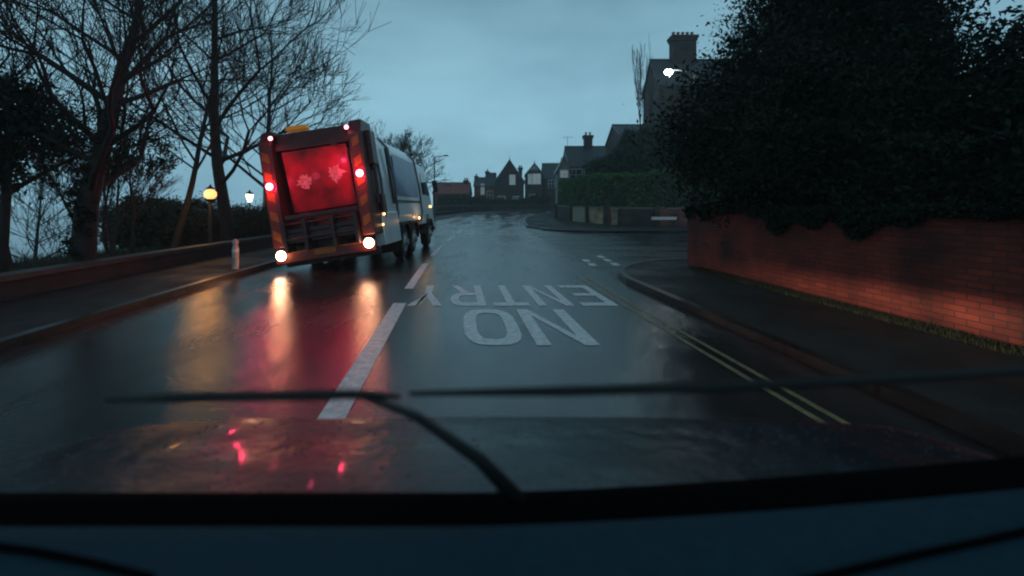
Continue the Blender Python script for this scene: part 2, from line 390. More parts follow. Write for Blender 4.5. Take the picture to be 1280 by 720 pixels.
def bare_tree(x, y, h, label, trunk_r=.3, fork=2.2, depth=7, spread=.55, seed=1, group=None, lean=(0, 0), multi=1, minr=.007, name='bare_tree', kids=(2, 4), up=.12):
    rs = random.Random(seed); z0 = gz(x, y)
    t = thing(name, (x, y, z0), label, 'tree', group=group)
    thick, thin = [], []
    def grow(p, d, L, r, lv):
        k = 3; q = Vector(p); dd = Vector(d)
        rr = r; pts = [q.copy()]
        for i in range(k):
            dd = (dd + Vector((rs.gauss(0, .09), rs.gauss(0, .09), rs.gauss(0, .05)+up*.35))).normalized()
            q2 = q + dd*L/k; r2 = max(minr*.8, rr*.88)
            (thick if lv < 3 else thin).append((tuple(q), tuple(q2), rr, r2)); q = q2; rr = r2; pts.append(q.copy())
            if lv >= 2 and lv < depth and rs.random() < .55:
                side(q, dd, L*.62, rr*.5, lv+1)
        if lv >= depth: return
        for i in range(rs.randint(*kids)):
            side(q, dd, L*rs.uniform(.66, .86), rr*rs.uniform(.6, .82), lv+1)
    def side(q, dd, L, r, lv):
        ax = Vector((rs.gauss(0, 1), rs.gauss(0, 1), rs.gauss(0, 1))); ax = (ax - dd*ax.dot(dd)).normalized()
        nd = (dd + ax*rs.uniform(.35, 1.0)*spread*1.5 + Vector((0, 0, up))).normalized()
        if r < minr: r = minr
        if L > .14: grow(q, nd, L, r, lv)
    for m_ in range(multi):
        d = Vector((lean[0]+rs.gauss(0, .06)*multi, lean[1]+rs.gauss(0, .06)*multi, 1)).normalized()
        q = Vector((0, 0, -.2))+Vector((rs.gauss(0, .25), rs.gauss(0, .25), 0))*(multi > 1)
        thick.append((tuple(q), tuple(q+d*.45), trunk_r*1.45, trunk_r*1.05)); q = q+d*.45
        ns = 12; st = (h*.86-.25)/ns; az = rs.random()*6.28
        for i in range(ns):
            zt_ = i/ns; ra = max(minr, trunk_r*(1.05-zt_)**.85); rb2 = max(minr, trunk_r*(1.05-(i+1)/ns)**.85)
            d = (d+Vector((rs.gauss(0, .05), rs.gauss(0, .05), .05))).normalized(); q2 = q+d*st
            thick.append((tuple(q), tuple(q2), ra, rb2)); q = q2
            if q.z < fork: continue
            for j in range(2 if multi == 1 else 1):
                az += 2.4+rs.gauss(0, .3); rem = 1-(i+1)/ns; el = .45+.5*zt_+rs.gauss(0, .12)
                nd = Vector((math.cos(az)*spread*1.7, math.sin(az)*spread*1.7, el)).normalized()
                grow(q.lerp(q-d*st, rs.random()), nd, (h*.20*rem**.7+h*.05)*rs.uniform(.8, 1.2), max(minr, rb2*rs.uniform(.38, .58)), 2 if rem > .3 else 3)
    seg_mesh('trunk', thick, M['bark'], t, 8); seg_mesh('crown', thin, M['twig'], t, 4)
    return t
def leafy_tree(x, y, h, crowns, leaves, size, m, label, trunk_r=.22, name='evergreen_tree', group=None, clumps=260, cr=.5, hollow=.4, twigs=0):
    z0 = gz(x, y); t = thing(name, (x, y, z0), label, 'tree', group=group)
    C = []; segs = []
    top = max(c[2]+c[5] for c in crowns)
    tb = MB(); tb.tube([(0, 0, -.2), (0, 0, .5), (.08, .05, h*.4), (.0, .1, h*.75)], [trunk_r*1.4, trunk_r, trunk_r*.75, trunk_r*.25], 10)
    for cx, cy, cz, rx, ry, rz in crowns:
        C.append(crown_pts(cx, cy, cz, rx, ry, rz, clumps, max(1, leaves//(len(crowns)*clumps)), cr, hollow))
        for k in range(7):
            a = random.uniform(0, 6.28); e = Vector((cx+rx*.75*math.cos(a), cy+ry*.75*math.sin(a), cz+random.uniform(-.3, .8)*rz)); b = Vector((.04, .05, min(h*.6, max(.6, e.z*.55))))
            tb.tube([b, b.lerp(e, .5)+Vector((0, 0, .2)), e], [trunk_r*.35, trunk_r*.2, .015], 5)
    tb.build('trunk', M['bark'], t, smooth=True)
    leaf_mesh('crown', np.concatenate(C), size, m, t)
    return t
def hedge(P, o0, o1, z0, z1, leaves, size, m, name, label, top_wob=.25):
    """clipped hedge following a polyline; leaves sit on a slightly bumpy solid and stand proud of it"""
    t = thing(name, (P[0].x, P[0].y, rise(P[0].y)), label, 'hedge')
    o = Vector((P[0].x, P[0].y, rise(P[0].y)))
    A, B = offs(P, o0), offs(P, o1); n = len(P); L = [0]
    for a, b in zip(P, P[1:]): L.append(L[-1]+(b-a).length)
    zz = z1 if callable(z1) else (lambda s: z1)
    core = MB(); vs = []
    for Q, zf in ((offs(P, o0+.3), lambda s: z0), (offs(P, o1-.3), lambda s: z0), (offs(P, o1-.3), lambda s: zz(s)-.35), (offs(P, o0+.3), lambda s: zz(s)-.35)):
        vs += [(p.x-o.x, p.y-o.y, rise(p.y)+zf(L[i])-o.z) for i, p in enumerate(Q)]
    fs = [(k*n+i, k*n+i+1, ((k+1) % 4)*n+i+1, ((k+1) % 4)*n+i) for i in range(n-1) for k in range(4)] + [(0, n, 2*n, 3*n), (n-1, 4*n-1, 3*n-1, 2*n-1)]
    core.add(vs, fs).build('branches', M['bark'], t)
    s = rng.uniform(0, L[-1], leaves); idx = np.clip(np.searchsorted(L, s)-1, 0, n-2)
    La = np.array(L); f = (s-La[idx])/(La[idx+1]-La[idx])
    Aa = np.array([(p.x, p.y) for p in A]); Ba = np.array([(p.x, p.y) for p in B])
    pa = Aa[idx]+(Aa[idx+1]-Aa[idx])*f[:, None]; pb = Ba[idx]+(Ba[idx+1]-Ba[idx])*f[:, None]
    ztop = np.array([zz(v) for v in s]); w = abs(o1-o0); hh = ztop-z0
    face = rng.uniform(0, 1, leaves); u = rng.uniform(0, 1, leaves); v = rng.uniform(0, 1, leaves)
    wob = np.sin(s*2.1)*.10+np.sin(s*5.3+1)*.06+np.sin(s*.7+2)*.12
    wv = np.sin(s*3.1+v*hh*2.3)*.10+np.sin(s*1.3-v*hh*1.1)*.1
    side = face < .62; top = ~side
    uu = np.where(side, np.where(rng.uniform(0, 1, leaves) < .7, 0, 1), u); vv = np.where(side, v, 1.0)
    dep = np.abs(rng.normal(0, .13, leaves))+wv
    uu = np.where(side & (uu == 0), uu+dep/w, uu); uu = np.where(side & (uu == 1), uu-dep/w, uu)
    P2 = pa+(pb-pa)*uu[:, None]
    z = z0+hh*vv + wob*top_wob*4*vv + np.where(top, -np.abs(rng.normal(0, .12, leaves)), 0)
    zr = np.array([rise(q) for q in P2[:, 1]])
    C = np.column_stack([P2[:, 0]-o.x+rng.normal(0, .05, leaves), P2[:, 1]-o.y+rng.normal(0, .05, leaves), z+zr-o.z])
    leaf_mesh('foliage', C, size, m, t)
    return t
def bush(x, y, r, h, leaves, size, m, label, name='bush', group=None, clumps=70):
    t = thing(name, (x, y, gz(x, y)), label, 'bush', group=group)
    st = MB()
    for k in range(9):
        a = random.uniform(0, 6.28); st.tube([(0, 0, -.1), (math.cos(a)*r*.3, math.sin(a)*r*.3, h*.4), (math.cos(a)*r*.7, math.sin(a)*r*.7, h*random.uniform(.6, .95))], [.04, .025, .008], 5)
    st.build('stem', M['bark'], t)
    leaf_mesh('foliage', crown_pts(0, 0, h*.48, r, r, h*.5, clumps, leaves//clumps, .3, .2), size, m, t)
    return t

# ------------------------------------------------------------------ houses
def house(name, label, x0, x1, yf, depth, ze, zr, wall, roof, zb=None, gable='x', windows=(), chimneys=(), rz=0, over=.25, group=None):
    """front wall faces the camera at y = yf; heights are absolute; gable 'x' = ridge runs left to right, 'y' = gable faces us"""
    zb = rise(yf) if zb is None else zb; cx = (x0+x1)/2
    t = thing(name, (cx, yf, zb), label, 'house', rz, group); w = (x1-x0)/2; e = ze-zb; r = zr-zb
    wb = MB()
    if gable == 'x': wb.prism([(0, -.3), (depth, -.3), (depth, e), (depth/2, r-.08), (0, e)], -w, w, 'x')
    else: wb.prism([(-w, -.3), (w, -.3), (w, e), (0, r-.08), (-w, e)], 0, depth, 'y')
    wb.build('wall', wall, t)
    rb = MB(); th = .16
    if gable == 'x':
        dz = (r-e)/(depth/2)*over
        rb.prism([(-over, e-dz), (depth/2, r), (depth/2, r+th), (-over, e-dz+th)], -w-over*.6, w+over*.6, 'x')
        rb.prism([(depth+over, e-dz), (depth/2+.003, r), (depth/2+.003, r+th), (depth+over, e-dz+th)], -w-over*.6, w+over*.6, 'x')
        rb.tube([(-w-over*.6, depth/2, r+th), (w+over*.6, depth/2, r+th)], .10, 6)
    else:
        dz = (r-e)/w*over
        rb.prism([(-w-over, e-dz), (0, r), (0, r+th), (-w-over, e-dz+th)], -over*.8, depth, 'y')
        rb.prism([(w+over, e-dz), (0.003, r), (0.003, r+th), (w+over, e-dz+th)], -over*.8, depth, 'y')
        rb.tube([(0, -over*.8, r+th), (0, depth, r+th)], .10, 6)
    ro = rb.build('roof', roof, t)
    if gable == 'y':
        bb = MB()
        for s in (-1, 1): bb.prism([(s*(w+over), e-dz-.16), (s*.004, r-.16), (s*.004, r+th+.02), (s*(w+over), e-dz+th+.02)], -over*.8-.06, -over*.8-.003, 'y')
        bb.build('bargeboard', M['stone'], ro)
        MB().tube([(0, -over*.8, r), (0, -over*.8, r+.9)], [.07, .02], 6).build('finial', M['stone'], ro)
    for (wx, wz, ww, wh, lit) in windows:
        wx -= cx; wz -= zb
        f = MB()
        for a, b, c, d in ((wx-ww/2-.1, wx-ww/2, wz-.05, wz+wh+.1), (wx+ww/2, wx+ww/2+.1, wz-.05, wz+wh+.1), (wx-ww/2, wx+ww/2, wz+wh, wz+wh+.1), (wx-.04, wx+.04, wz, wz+wh), (wx-ww/2, wx-.04, wz+wh*.5-.035, wz+wh*.5+.035), (wx+.04, wx+ww/2, wz+wh*.5-.035, wz+wh*.5+.035)):
            f.box(a, b, -.09, -.005, c, d)
        fo = f.build('window', M['wood_white'], t)
        MB().box(wx-ww/2, wx+ww/2, -.045, -.02, wz, wz+wh).build('pane', M['glass_lit'] if lit else M['glass_dark'], fo)
        MB().box(wx-ww/2-.2, wx+ww/2+.2, -.18, -.004, wz-.17, wz-.055).build('sill', M['stone'], fo)
    for (hx, hy, hw, hd, hz0, hz1, pots) in chimneys:
        hx -= cx; hz0 -= zb; hz1 -= zb
        c = MB().box(hx-hw/2, hx+hw/2, hy-hd/2, hy+hd/2, hz0, hz1-.5)
        c.box(hx-hw/2-.09, hx+hw/2+.09, hy-hd/2-.09, hy+hd/2+.09, hz1-.497, hz1-.25); c.box(hx-hw/2-.18, hx+hw/2+.18, hy-hd/2-.18, hy+hd/2+.18, hz1-.247, hz1)
        co = c.build('chimney', M['brick_dark'], ro)
        for k in range(pots):
            px = hx-hw/2+hw*(k+.5)/pots
            MB().lathe([(.15, hz1), (.13, hz1+.35), (.17, hz1+.40), (.17, hz1+.48), (.11, hz1+.5)], 10, Matrix.Translation((px, hy, 0))).build('chimney_pot', M['tile_red'], ro)
    return t

# ------------------------------------------------------------------ buildings at the bend
Y0 = 92.0
def X(px): return at(px, Y0)
def Z(py): return zat(py, Y0)
house('gabled_house', 'dark brick house with the tallest pointed gable at the end of the road', X(619), X(655), Y0, 9, Z(226), Z(200), M['brick_dark'], M['slate'], gable='y',
      windows=[(X(640.5), Z(231), 1.1, 2.0, True), (X(627), Z(256), 1.4, 1.7, False), (X(646), Z(256), 1.4, 1.7, False)], chimneys=[(X(651), 5, .8, .8, Z(220), Z(207), 2)])
house('gabled_house', 'narrow brick house with small pointed gable and white bay window, right of tallest gable', X(657.5), X(679), Y0+.6, 8, Z(217), Z(204), M['brick_dark'], M['slate'], gable='y',
      windows=[(X(662.5), Z(230), .7, 2.0, True), (X(671), Z(230), 1.6, 2.1, True), (X(668), Z(212), 1.1, .7, False), (X(668), Z(255), 1.8, 1.9, False)])
house('brick_house', 'low slate-roofed brick house joined to the left side of the tallest gable', X(606), X(618.6), Y0+1.5, 7, Z(232), Z(215), M['brick_red'], M['slate'],
      windows=[(X(612), Z(248), 1.1, 1.5, False)], chimneys=[(X(607.5), 3.5, .7, .7, Z(220), Z(212), 1)])
house('brick_house', 'small brick house with a tall white window, left end of the terrace', X(591.5), X(605.4), Y0+2, 6, Z(232), Z(221), M['brick_red'], M['slate'],
      windows=[(X(602.5), Z(243), .7, 2.2, True)], chimneys=[(X(593), 3, .6, .6, Z(226), Z(218), 1)])
house('brick_house', 'long low house with a red tiled roof beyond the lorry', at(541, 84), at(585, 84), 84, 8, zat(242, 84), zat(228, 84), M['brick_red'], M['tile_red'],
      windows=[(at(560, 84), zat(255, 84), 1.3, 1.1, False), (at(575, 84), zat(255, 84), 1.3, 1.1, False)], chimneys=[(at(580, 84), 4, .8, .8, zat(232, 84), zat(224, 84), 2)])
house('slate_house', 'plain slate-roofed house between the small gable and the corner house', X(680.5), X(706), Y0+1, 9, Z(222), Z(202), M['brick_dark'], M['slate'], windows=[(X(690), Z(234), 1.2, 1.5, False)])
YM = 60.0
hm = house('corner_house', 'slate-roofed corner house with one tall chimney above the hedge', at(712, YM), at(790, YM), YM, 9, zat(208, YM), zat(179, YM), M['render'], M['slate'],
      windows=[(at(720, YM), zat(225, YM), 1.5, 1.4, False), (at(738, YM), zat(225, YM), 1.5, 1.4, False)], chimneys=[(at(742, YM), 4.5, 1.15, .9, zat(186, YM), zat(163, YM), 2)])
house('white_cottage', 'small white rendered cottage with a pointed porch gable below the corner house', at(697, 57.5), at(713, 57.5), 57.5, 3, zat(212, 57.5), zat(197, 57.5), M['render'], M['slate'], gable='y',
      windows=[(at(705, 57.5), zat(222, 57.5), .9, .9, True)])
house('slate_house', 'slate-roofed house behind the round evergreen, left of the tall villa', at(776, 52), at(818, 52), 52, 8, zat(170, 52), zat(150, 52), M['brick_dark'], M['slate'], windows=[(at(800, 52), zat(192, 52), 1.3, 1.5, False)])
def aerial(h, x, y, z):
    m_ = MB().tube([(x, y, z-1), (x, y, z+1.6)], .03, 5); m_.tube([(x-.8, y, z+1.5), (x+.8, y, z+1.5)], .02, 5)
    for k in range(7): m_.tube([(x-.75+k*.25, y-.35, z+1.5), (x-.75+k*.25, y+.35, z+1.5)], .012, 4)
    m_.build('aerial', M['metal_grey'], h)
aerial(hm, -3.9, 4.5, zat(179, YM)-rise(YM))
YV = 42.0
vl = house('villa', 'tall dark three-storey villa with a wide many-potted chimney, behind the street lamp', at(824, YV), at(1010, YV), YV, 5, zat(104, YV), zat(66, YV), M['brick_dark'], M['slate'],
      windows=[(at(829, YV), zat(186, YV), .6, .6, True), (at(850, YV), zat(200, YV), 1.4, 2.0, False), (at(880, YV), zat(200, YV), 1.4, 2.0, False)],
      chimneys=[(at(866, YV), 2.5, 2.3, 1.1, zat(84, YV), zat(34, YV), 5)])
# ------------------------------------------------------------------ walls, hedges and ground plants
def brick_wall(name, label, P, o0, o1, h, m, cat='wall', coping=True, lift=.0):
    t = thing(name, (0, 0, 0), label, cat)
    band(P, o0, o1, -.1, h+lift).build('brickwork', m, t)
    if coping: band(P, o0-.05, o1+.05, h+lift+.002, h+lift+.09).build('coping', M['stone'] if coping is True else coping, t)
    return t
NW = [p for p in offs(CL, 6.74) if -9 < p.y < 10.9]; NWc = NW + [Vector((NW[-1].x-.05, 11.5)), Vector((NW[-1].x+.3, 11.75)), Vector((9, 11.8)), Vector((24, 11.9))]
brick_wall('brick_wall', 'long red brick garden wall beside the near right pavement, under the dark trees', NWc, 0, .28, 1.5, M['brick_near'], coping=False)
FW = [Vector(p) for p in ((30, 33.2), (20, 33.6), (14, 34.0), (10.5, 34.6), (8.0, 36), (6.5, 38.6), (5.4, 43), (5.0, 50), (6.2, 58), (9.5, 65.5), (16, 72))]
FWs = catmull(FW, 5)
# which side is outside: offsets positive = right of travel; travelling towards the bend the garden lies on the right
fw = thing('garden_wall', (0, 0, 0), 'patched flint and brick garden wall under the long clipped hedge across the side road', 'wall')
def sub(P, a, b): return [p for p in P if a <= P.index(p) <= b]
ranges = [(0, 14, 'brick_red'), (14, 19, 'brick_dark'), (19, 21, 'brick_red'), (21, 25, 'brick_cream'), (25, 29, 'flint'), (29, 50, 'brick_dark')]
for a, b, mm in ranges: band(FWs[a:b+1], 0, .3, -.1, 1.25).build('brickwork', M[mm], fw)
band(FWs, -.05, .35, 1.253, 1.36).build('coping', M['stone'], fw)
for i in (14, 21, 25, 29, 35, 41):
    p = FWs[i]; MB().box(p.x-.2, p.x+.2, p.y-.24, p.y+.2, rise(p.y)-.1, rise(p.y)+1.5).build('pier', M['brick_dark'], fw, bevel=.02)
hedge(FWs, .35, 2.6, .3, lambda s: 4.35-.010*s, 60000, .085, M['leaf_hedge'], 'clipped_hedge', 'long clipped green hedge rising behind the flint and brick wall')
# cream gate pier standing in front of the wall
gp = thing('gate_pier', (at(768, 34.2), 34.2, rise(34.2)+.12), 'cream stone gate pier with a flat cap by the far garden wall', 'gate pier')
MB().box(-.18, .18, -.18, .18, -.1, 1.05).build('shaft', M['brick_cream'], gp, bevel=.015); MB().box(-.24, .24, -.24, .24, 1.053, 1.16).build('cap', M['stone'], gp, bevel=.02)
MB().box(-.22, .22, -.22, .22, -.1, .12).build('base', M['stone'], gp, bevel=.01)
# street name plate
sn = thing('street_name_sign', (at(830, 32.6), 32.6, rise(32.6)+.12), 'low white street name plate on two short posts before the red wall', 'sign', R(-3))
MB().box(-.9, .9, -.02, .02, .38, .60).build('plate', M['white_plastic'], sn, bevel=.01)
for s in (-1, 1): MB().box(s*.7-.04, s*.7+.04, .022, .09, -.2, .58).build('post', M['metal_dark'], sn)
# left low wall
LW = [p for p in offs(CL, -6.15) if -9 < p.y < 60]
brick_wall('boundary_wall', 'low stone-capped wall along the left pavement beside the bare trees', LW, -.3, 0, .42, M['brick_black'], coping=M['stone_dark'])
bo = thing('bollard', (at(297, 10.6)-.05, 10.6, .12), 'pale weathered marker post on the left pavement beside the lorry', 'bollard')
MB().lathe([(.075, -.1), (.07, .50), (.05, .56), (.05, .58), (.07, .60), (.06, .68), (.02, .71)], 14).build('post', M['bollard'], bo, smooth=False)
MB().lathe([(.074, .40), (.074, .48)], 14).build('reflective_band', M['white_plastic'], bo)

# near right: dense hedge and trees over the wall
NH = [p for p in offs(CL, 7.1) if -8 < p.y < 10.2]
NH = NH + [Vector((NH[-1].x+.3, 10.55))]
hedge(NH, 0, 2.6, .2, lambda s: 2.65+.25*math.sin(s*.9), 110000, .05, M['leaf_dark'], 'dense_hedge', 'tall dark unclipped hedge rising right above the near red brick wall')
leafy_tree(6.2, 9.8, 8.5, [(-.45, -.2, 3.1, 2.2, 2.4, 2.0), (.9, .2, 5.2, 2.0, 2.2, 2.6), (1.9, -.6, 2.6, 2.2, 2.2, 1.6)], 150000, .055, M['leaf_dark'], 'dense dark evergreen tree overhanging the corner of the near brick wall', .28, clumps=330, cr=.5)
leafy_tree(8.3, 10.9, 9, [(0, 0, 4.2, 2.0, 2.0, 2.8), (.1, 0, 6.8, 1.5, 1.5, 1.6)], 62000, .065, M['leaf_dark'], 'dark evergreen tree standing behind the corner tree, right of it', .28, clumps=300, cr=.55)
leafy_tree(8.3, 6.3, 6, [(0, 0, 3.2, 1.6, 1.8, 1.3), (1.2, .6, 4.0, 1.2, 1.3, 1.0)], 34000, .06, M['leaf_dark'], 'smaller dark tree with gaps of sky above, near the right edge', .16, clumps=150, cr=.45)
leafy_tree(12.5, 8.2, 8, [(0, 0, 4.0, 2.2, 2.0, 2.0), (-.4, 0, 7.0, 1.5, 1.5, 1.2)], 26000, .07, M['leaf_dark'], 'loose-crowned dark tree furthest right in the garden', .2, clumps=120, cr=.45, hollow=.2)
bare_tree(9.6, 14.1, 9.5, 'slender bare tree whose fine twigs show above the corner evergreen', .12, 3.0, 6, .45, seed=21)
# wispy young tree beside the villa, round evergreen and others behind the hedge
bare_tree(at(817, 38), 38, 15.5, 'thin wispy young tree against the sky left of the villa', .08, 6.0, 5, .10, seed=5, kids=(1, 2), name='slender_tree', up=.5, minr=.012)
leafy_tree(at(797, 44), 44, 9, [(0, 0, 6.0, 2.2, 2.2, 3.0)], 26000, .12, M['leaf_ever'], 'round dark green evergreen standing above the hedge left of the villa', .2, name='evergreen_tree', clumps=160, cr=.5)
leafy_tree(at(765, 46), 46, 7, [(0, 0, 4.6, 2.6, 2.2, 1.9)], 18000, .12, M['leaf_ever'], 'lower bushy evergreen beside the round one, below the tall chimney', .18, clumps=120, cr=.5)
leafy_tree(at(832, 37.6), 37.6, 8, [(0, 0, 5.2, 1.7, 1.6, 2.4)], 18000, .10, M['leaf_ever'], 'dark evergreen climbing the foot of the villa wall', .18, clumps=120, cr=.5)
for i, (px, Y, r, h, lb) in enumerate(((562, 78, 2.6, 2.8, 'low dark shrub under the red-roofed house'), (584, 80, 2.4, 3.0, 'green shrub before the small house with the tall white window'), (603, 84, 2.2, 2.4, 'shrub left of the tallest gable'), (630, 86, 2.2, 2.2, 'shrub under the tallest gable'), (652, 86, 2.0, 2.4, 'shrub under the white bay window'), (675, 84, 2.6, 3.2, 'shrub at the far end of the hedge'))):
    bush(at(px, Y), Y, r, h, 5000, .14, M['leaf_bush'], lb, group='shrubs before the terrace at the bend')
FB = [Vector(p) for p in ((-9.6, 58), (-7.5, 66), (-2.5, 75), (4, 81.5), (12, 85.5))]
brick_wall('garden_wall', 'low dark wall along the outside of the far bend before the houses', catmull(FB, 4), -.25, 0, 1.0, M['brick_dark'])

# ------------------------------------------------------------------ bare trees on the left
bare_tree(at(100, 9.2), 9.2, 9.5, 'large dark bare tree with the thick trunk nearest on the left', .21, 1.9, 6, .62, seed=3, minr=.005, kids=(2, 3))
bare_tree(at(286, 16.5), 16.5, 14, 'tall bare tree beside the orange street lamp, its crown above the lorry', .22, 2.6, 6, .55, seed=11, minr=.008, kids=(2, 3))
bare_tree(at(215, 14), 14, 10.5, 'thin bare tree between the two big trunks', .10, 2.4, 5, .45, seed=8, minr=.007, kids=(2, 3))
bare_tree(at(330, 24), 24, 13, 'bare tree behind the green lantern, left of the lorry', .18, 2.8, 5, .5, seed=31, minr=.011, kids=(2, 3))
bare_tree(at(497, 41), 41, 9.0, 'pale bare tree whose top shows above the lorry body', .16, 2.4, 6, .6, seed=14, minr=.013, kids=(2, 3))
bare_tree(at(8, 10.5), 10.5, 8, 'dark bare tree cut off by the left edge', .14, 1.6, 5, .6, seed=17, minr=.008)
bare_tree(at(140, 13), 13, 4.0, 'many-stemmed bare shrub right of the nearest trunk', .05, 1.0, 5, .3, seed=19, multi=5, minr=.006, name='bare_shrub')
bare_tree(at(40, 26), 26, 11, 'bare tree on the slope behind the nearest trunk', .14, 2.0, 5, .6, seed=23, minr=.012)
leafy_tree(at(2, 9.6), 9.6, 6, [(0, 0, 3.2, 1.0, 1.0, 1.2)], 12000, .06, M['leaf_dark'], 'dark holly at the far left edge', .1, name='holly_tree', clumps=90, cr=.4)
for px, Y, r, h, lb in ((190, 17, 1.5, 1.9, 'dark bush below the thin middle tree'), (236, 18.5, 1.9, 1.9, 'rounded bush lit faintly by the orange lamp'), (175, 17, 1.0, 2.1, 'small round bush at the left of the bushes'), (268, 17.5, 1.3, 1.35, 'low bush behind the orange lamp'), (322, 19, 1.6, 1.6, 'low bush under the green lantern')):
    bush(at(px, Y), Y, r, h, 16000, .055, M['leaf_bush'], lb, group='bushes behind the low left wall', clumps=110)
# ivy thickening the nearest trunk's crown is a plant of its own
def ivy(x, y, label):
    t = thing('ivy', (x, y, gz(x, y)), label, 'climbing plant')
    P = crown_pts(.5, .3, 3.0, 1.2, .9, .9, 60, 90, .28, .1); Q = crown_pts(0, 0, 1.3, .22, .22, 1.3, 40, 70, .10, .3)
    leaf_mesh('foliage', np.concatenate([P, Q]), .035, M['leaf_dark'], t)
ivy(at(100, 9.2), 9.2, 'dark ivy wrapped round the nearest left trunk and its lower limbs')
# ivy spilling over the near wall's top in uneven swags
t = thing('ivy', (NW[-1].x, NW[-1].y, 0), 'dark ivy spilling unevenly over the top of the near red brick wall', 'climbing plant')
A = [p for p in NW if p.y > 1.5] + [Vector((NW[-1].x-.03, 11.45))]; L = [0]
for a, b in zip(A, A[1:]): L.append(L[-1]+(b-a).length)
n_ = 42000; s_v = rng.uniform(0, L[-1], n_); ii = np.clip(np.searchsorted(L, s_v)-1, 0, len(A)-2); La = np.array(L); f_ = ((s_v-La[ii])/(La[ii+1]-La[ii]))[:, None]
Ax = np.array([(p.x, p.y) for p in A]); base = Ax[ii]+(Ax[ii+1]-Ax[ii])*f_
drop = .16+.16*np.sin(s_v*1.3+.5)+.12*np.sin(s_v*3.1)+.10*np.sin(s_v*7.7+2); drop = np.clip(drop, .03, None)
zz_ = 1.56-drop*rng.uniform(0, 1, n_)**1.1+rng.normal(0, .03, n_)
C_ = np.column_stack([base[:, 0]-NW[-1].x-.03-np.abs(rng.normal(0, .045, n_))+np.where(rng.uniform(0, 1, n_) < .35, rng.uniform(0, .35, n_), 0), base[:, 1]-NW[-1].y, zz_])
leaf_mesh('foliage', C_, .034, M['leaf_dark'], t)
# rough grass behind the low wall and moss along the near brick wall
def grass(name, P, o0, o1, n, h, m, z):
    L = [0]
    for a, b in zip(P, P[1:]): L.append(L[-1]+(b-a).length)
    A = np.array([(p.x, p.y) for p in offs(P, o0)]); B = np.array([(p.x, p.y) for p in offs(P, o1)]); La = np.array(L)
    s = rng.uniform(0, L[-1], n); i = np.clip(np.searchsorted(La, s)-1, 0, len(P)-2); f = ((s-La[i])/(La[i+1]-La[i]))[:, None]
    u = rng.uniform(0, 1, n)[:, None]; a = A[i]+(A[i+1]-A[i])*f; b = B[i]+(B[i+1]-B[i])*f; c = a+(b-a)*u
    zz = np.array([gz(q[0], q[1]) for q in c])+z; th = rng.uniform(0, 6.28, n); hh = h*rng.uniform(.4, 1.2, n); ln = rng.normal(0, .35, (n, 2))*hh[:, None]
    w = .008; d = np.column_stack([np.cos(th), np.sin(th)])*w
    V = np.stack([np.column_stack([c-d, zz]), np.column_stack([c+d, zz]), np.column_stack([c+ln, zz+hh])], 1).reshape(-1, 3)
    return tag(np_mesh(name, V, np.arange(3*n).reshape(n, 3), m), kind='stuff')
grass('grass', NW[10:]+[], -.34, -.01, 11000, .075, M['grass'], .10)
tag(bpy.data.objects['grass'], 'mossy green grass along the foot of the near red brick wall', 'grass')
LWg = [p for p in LW if p.y < 30]
tag(grass('rough_grass', LWg, -6.5, -.35, 60000, .30, M['leaf_bush'], -.03), 'dark rough grass behind the low wall under the bare trees', 'grass')

# ------------------------------------------------------------------ street lamps
def lamp_column(x, y, z0, zt, arm, head_m, light, energy, label, ah=.0, r=.07, group=None, zg=None):
    t = thing('street_lamp', (x, y, z0), label, 'street lamp', group=group); h = zt-z0
    MB().tube([(0, 0, -.3), (0, 0, 1.2)], [r*1.5, r*1.4], 12).build('base', M['metal_grey'], t)
    MB().tube([(0, 0, 1.2), (0, 0, h-.15), (arm*.12, 0, h), (arm*.85, 0, h+.08)], [r, r*.7, r*.6, r*.5], 10).build('column', M['metal_grey'], t, smooth=True)
    hd = MB(); s = 1 if arm > 0 else -1
    hd.box(min(arm*.85, arm+s*.3), max(arm*.85, arm+s*.3), -.13, .13, h+.06, h+.18)
    ho = hd.build('lamp_head', M['metal_dark'], t, bevel=.03)
    if head_m:
        MB().lathe([(.05, h-.20), (.17, h-.14), (.22, h-.03), (.16, h+.055)], 14, Matrix.Translation((arm+s*.08, 0, 0))).build('lens', head_m, ho)
        lamp(t, (arm+s*.08, 0, h-.30), light, energy, .1)
    return t
lamp_column(at(868, 24), 24, rise(24)+.1, zat(89, 24), -1.3, M['lamp_white'], (.85, .97, 1), 80, 'white street lamp shining beside the villa, above the side road')
lamp_column(at(543, 45), 45, rise(45)+.1, zat(196, 45), 1.1, None, None, 0, 'unlit grey street lamp with a short arm, beyond the lorry')
# orange lamp
xo, yo = at(263, 14.1), 14.1; zo = gz(xo, yo); zt = zat(243, yo)
so_ = thing('street_lamp', (xo, yo, zo), 'orange glowing street lamp beside the tall bare tree', 'street lamp')
MB().tube([(0, 0, -.3), (0, 0, zt-zo-.22)], [.06, .045], 10).build('column', M['metal_dark'], so_)
MB().lathe([(.05, zt-zo-.24), (.15, zt-zo-.18), (.17, zt-zo-.14)], 14).build('lamp_head', M['metal_dark'], so_)
MB().lathe([(.09, zt-zo-.135), (.17, zt-zo-.05), (.17, zt-zo+.06), (.10, zt-zo+.14), (.02, zt-zo+.16)], 16).build('globe', M['lamp_sodium'], so_, smooth=True)
MB().lathe([(.16, zt-zo+.172), (.05, zt-zo+.24), (.01, zt-zo+.32)], 14).build('cap', M['metal_dark'], so_)
lamp(so_, (0, -.28, zt-zo), (1, .42, .09), 30, .12)
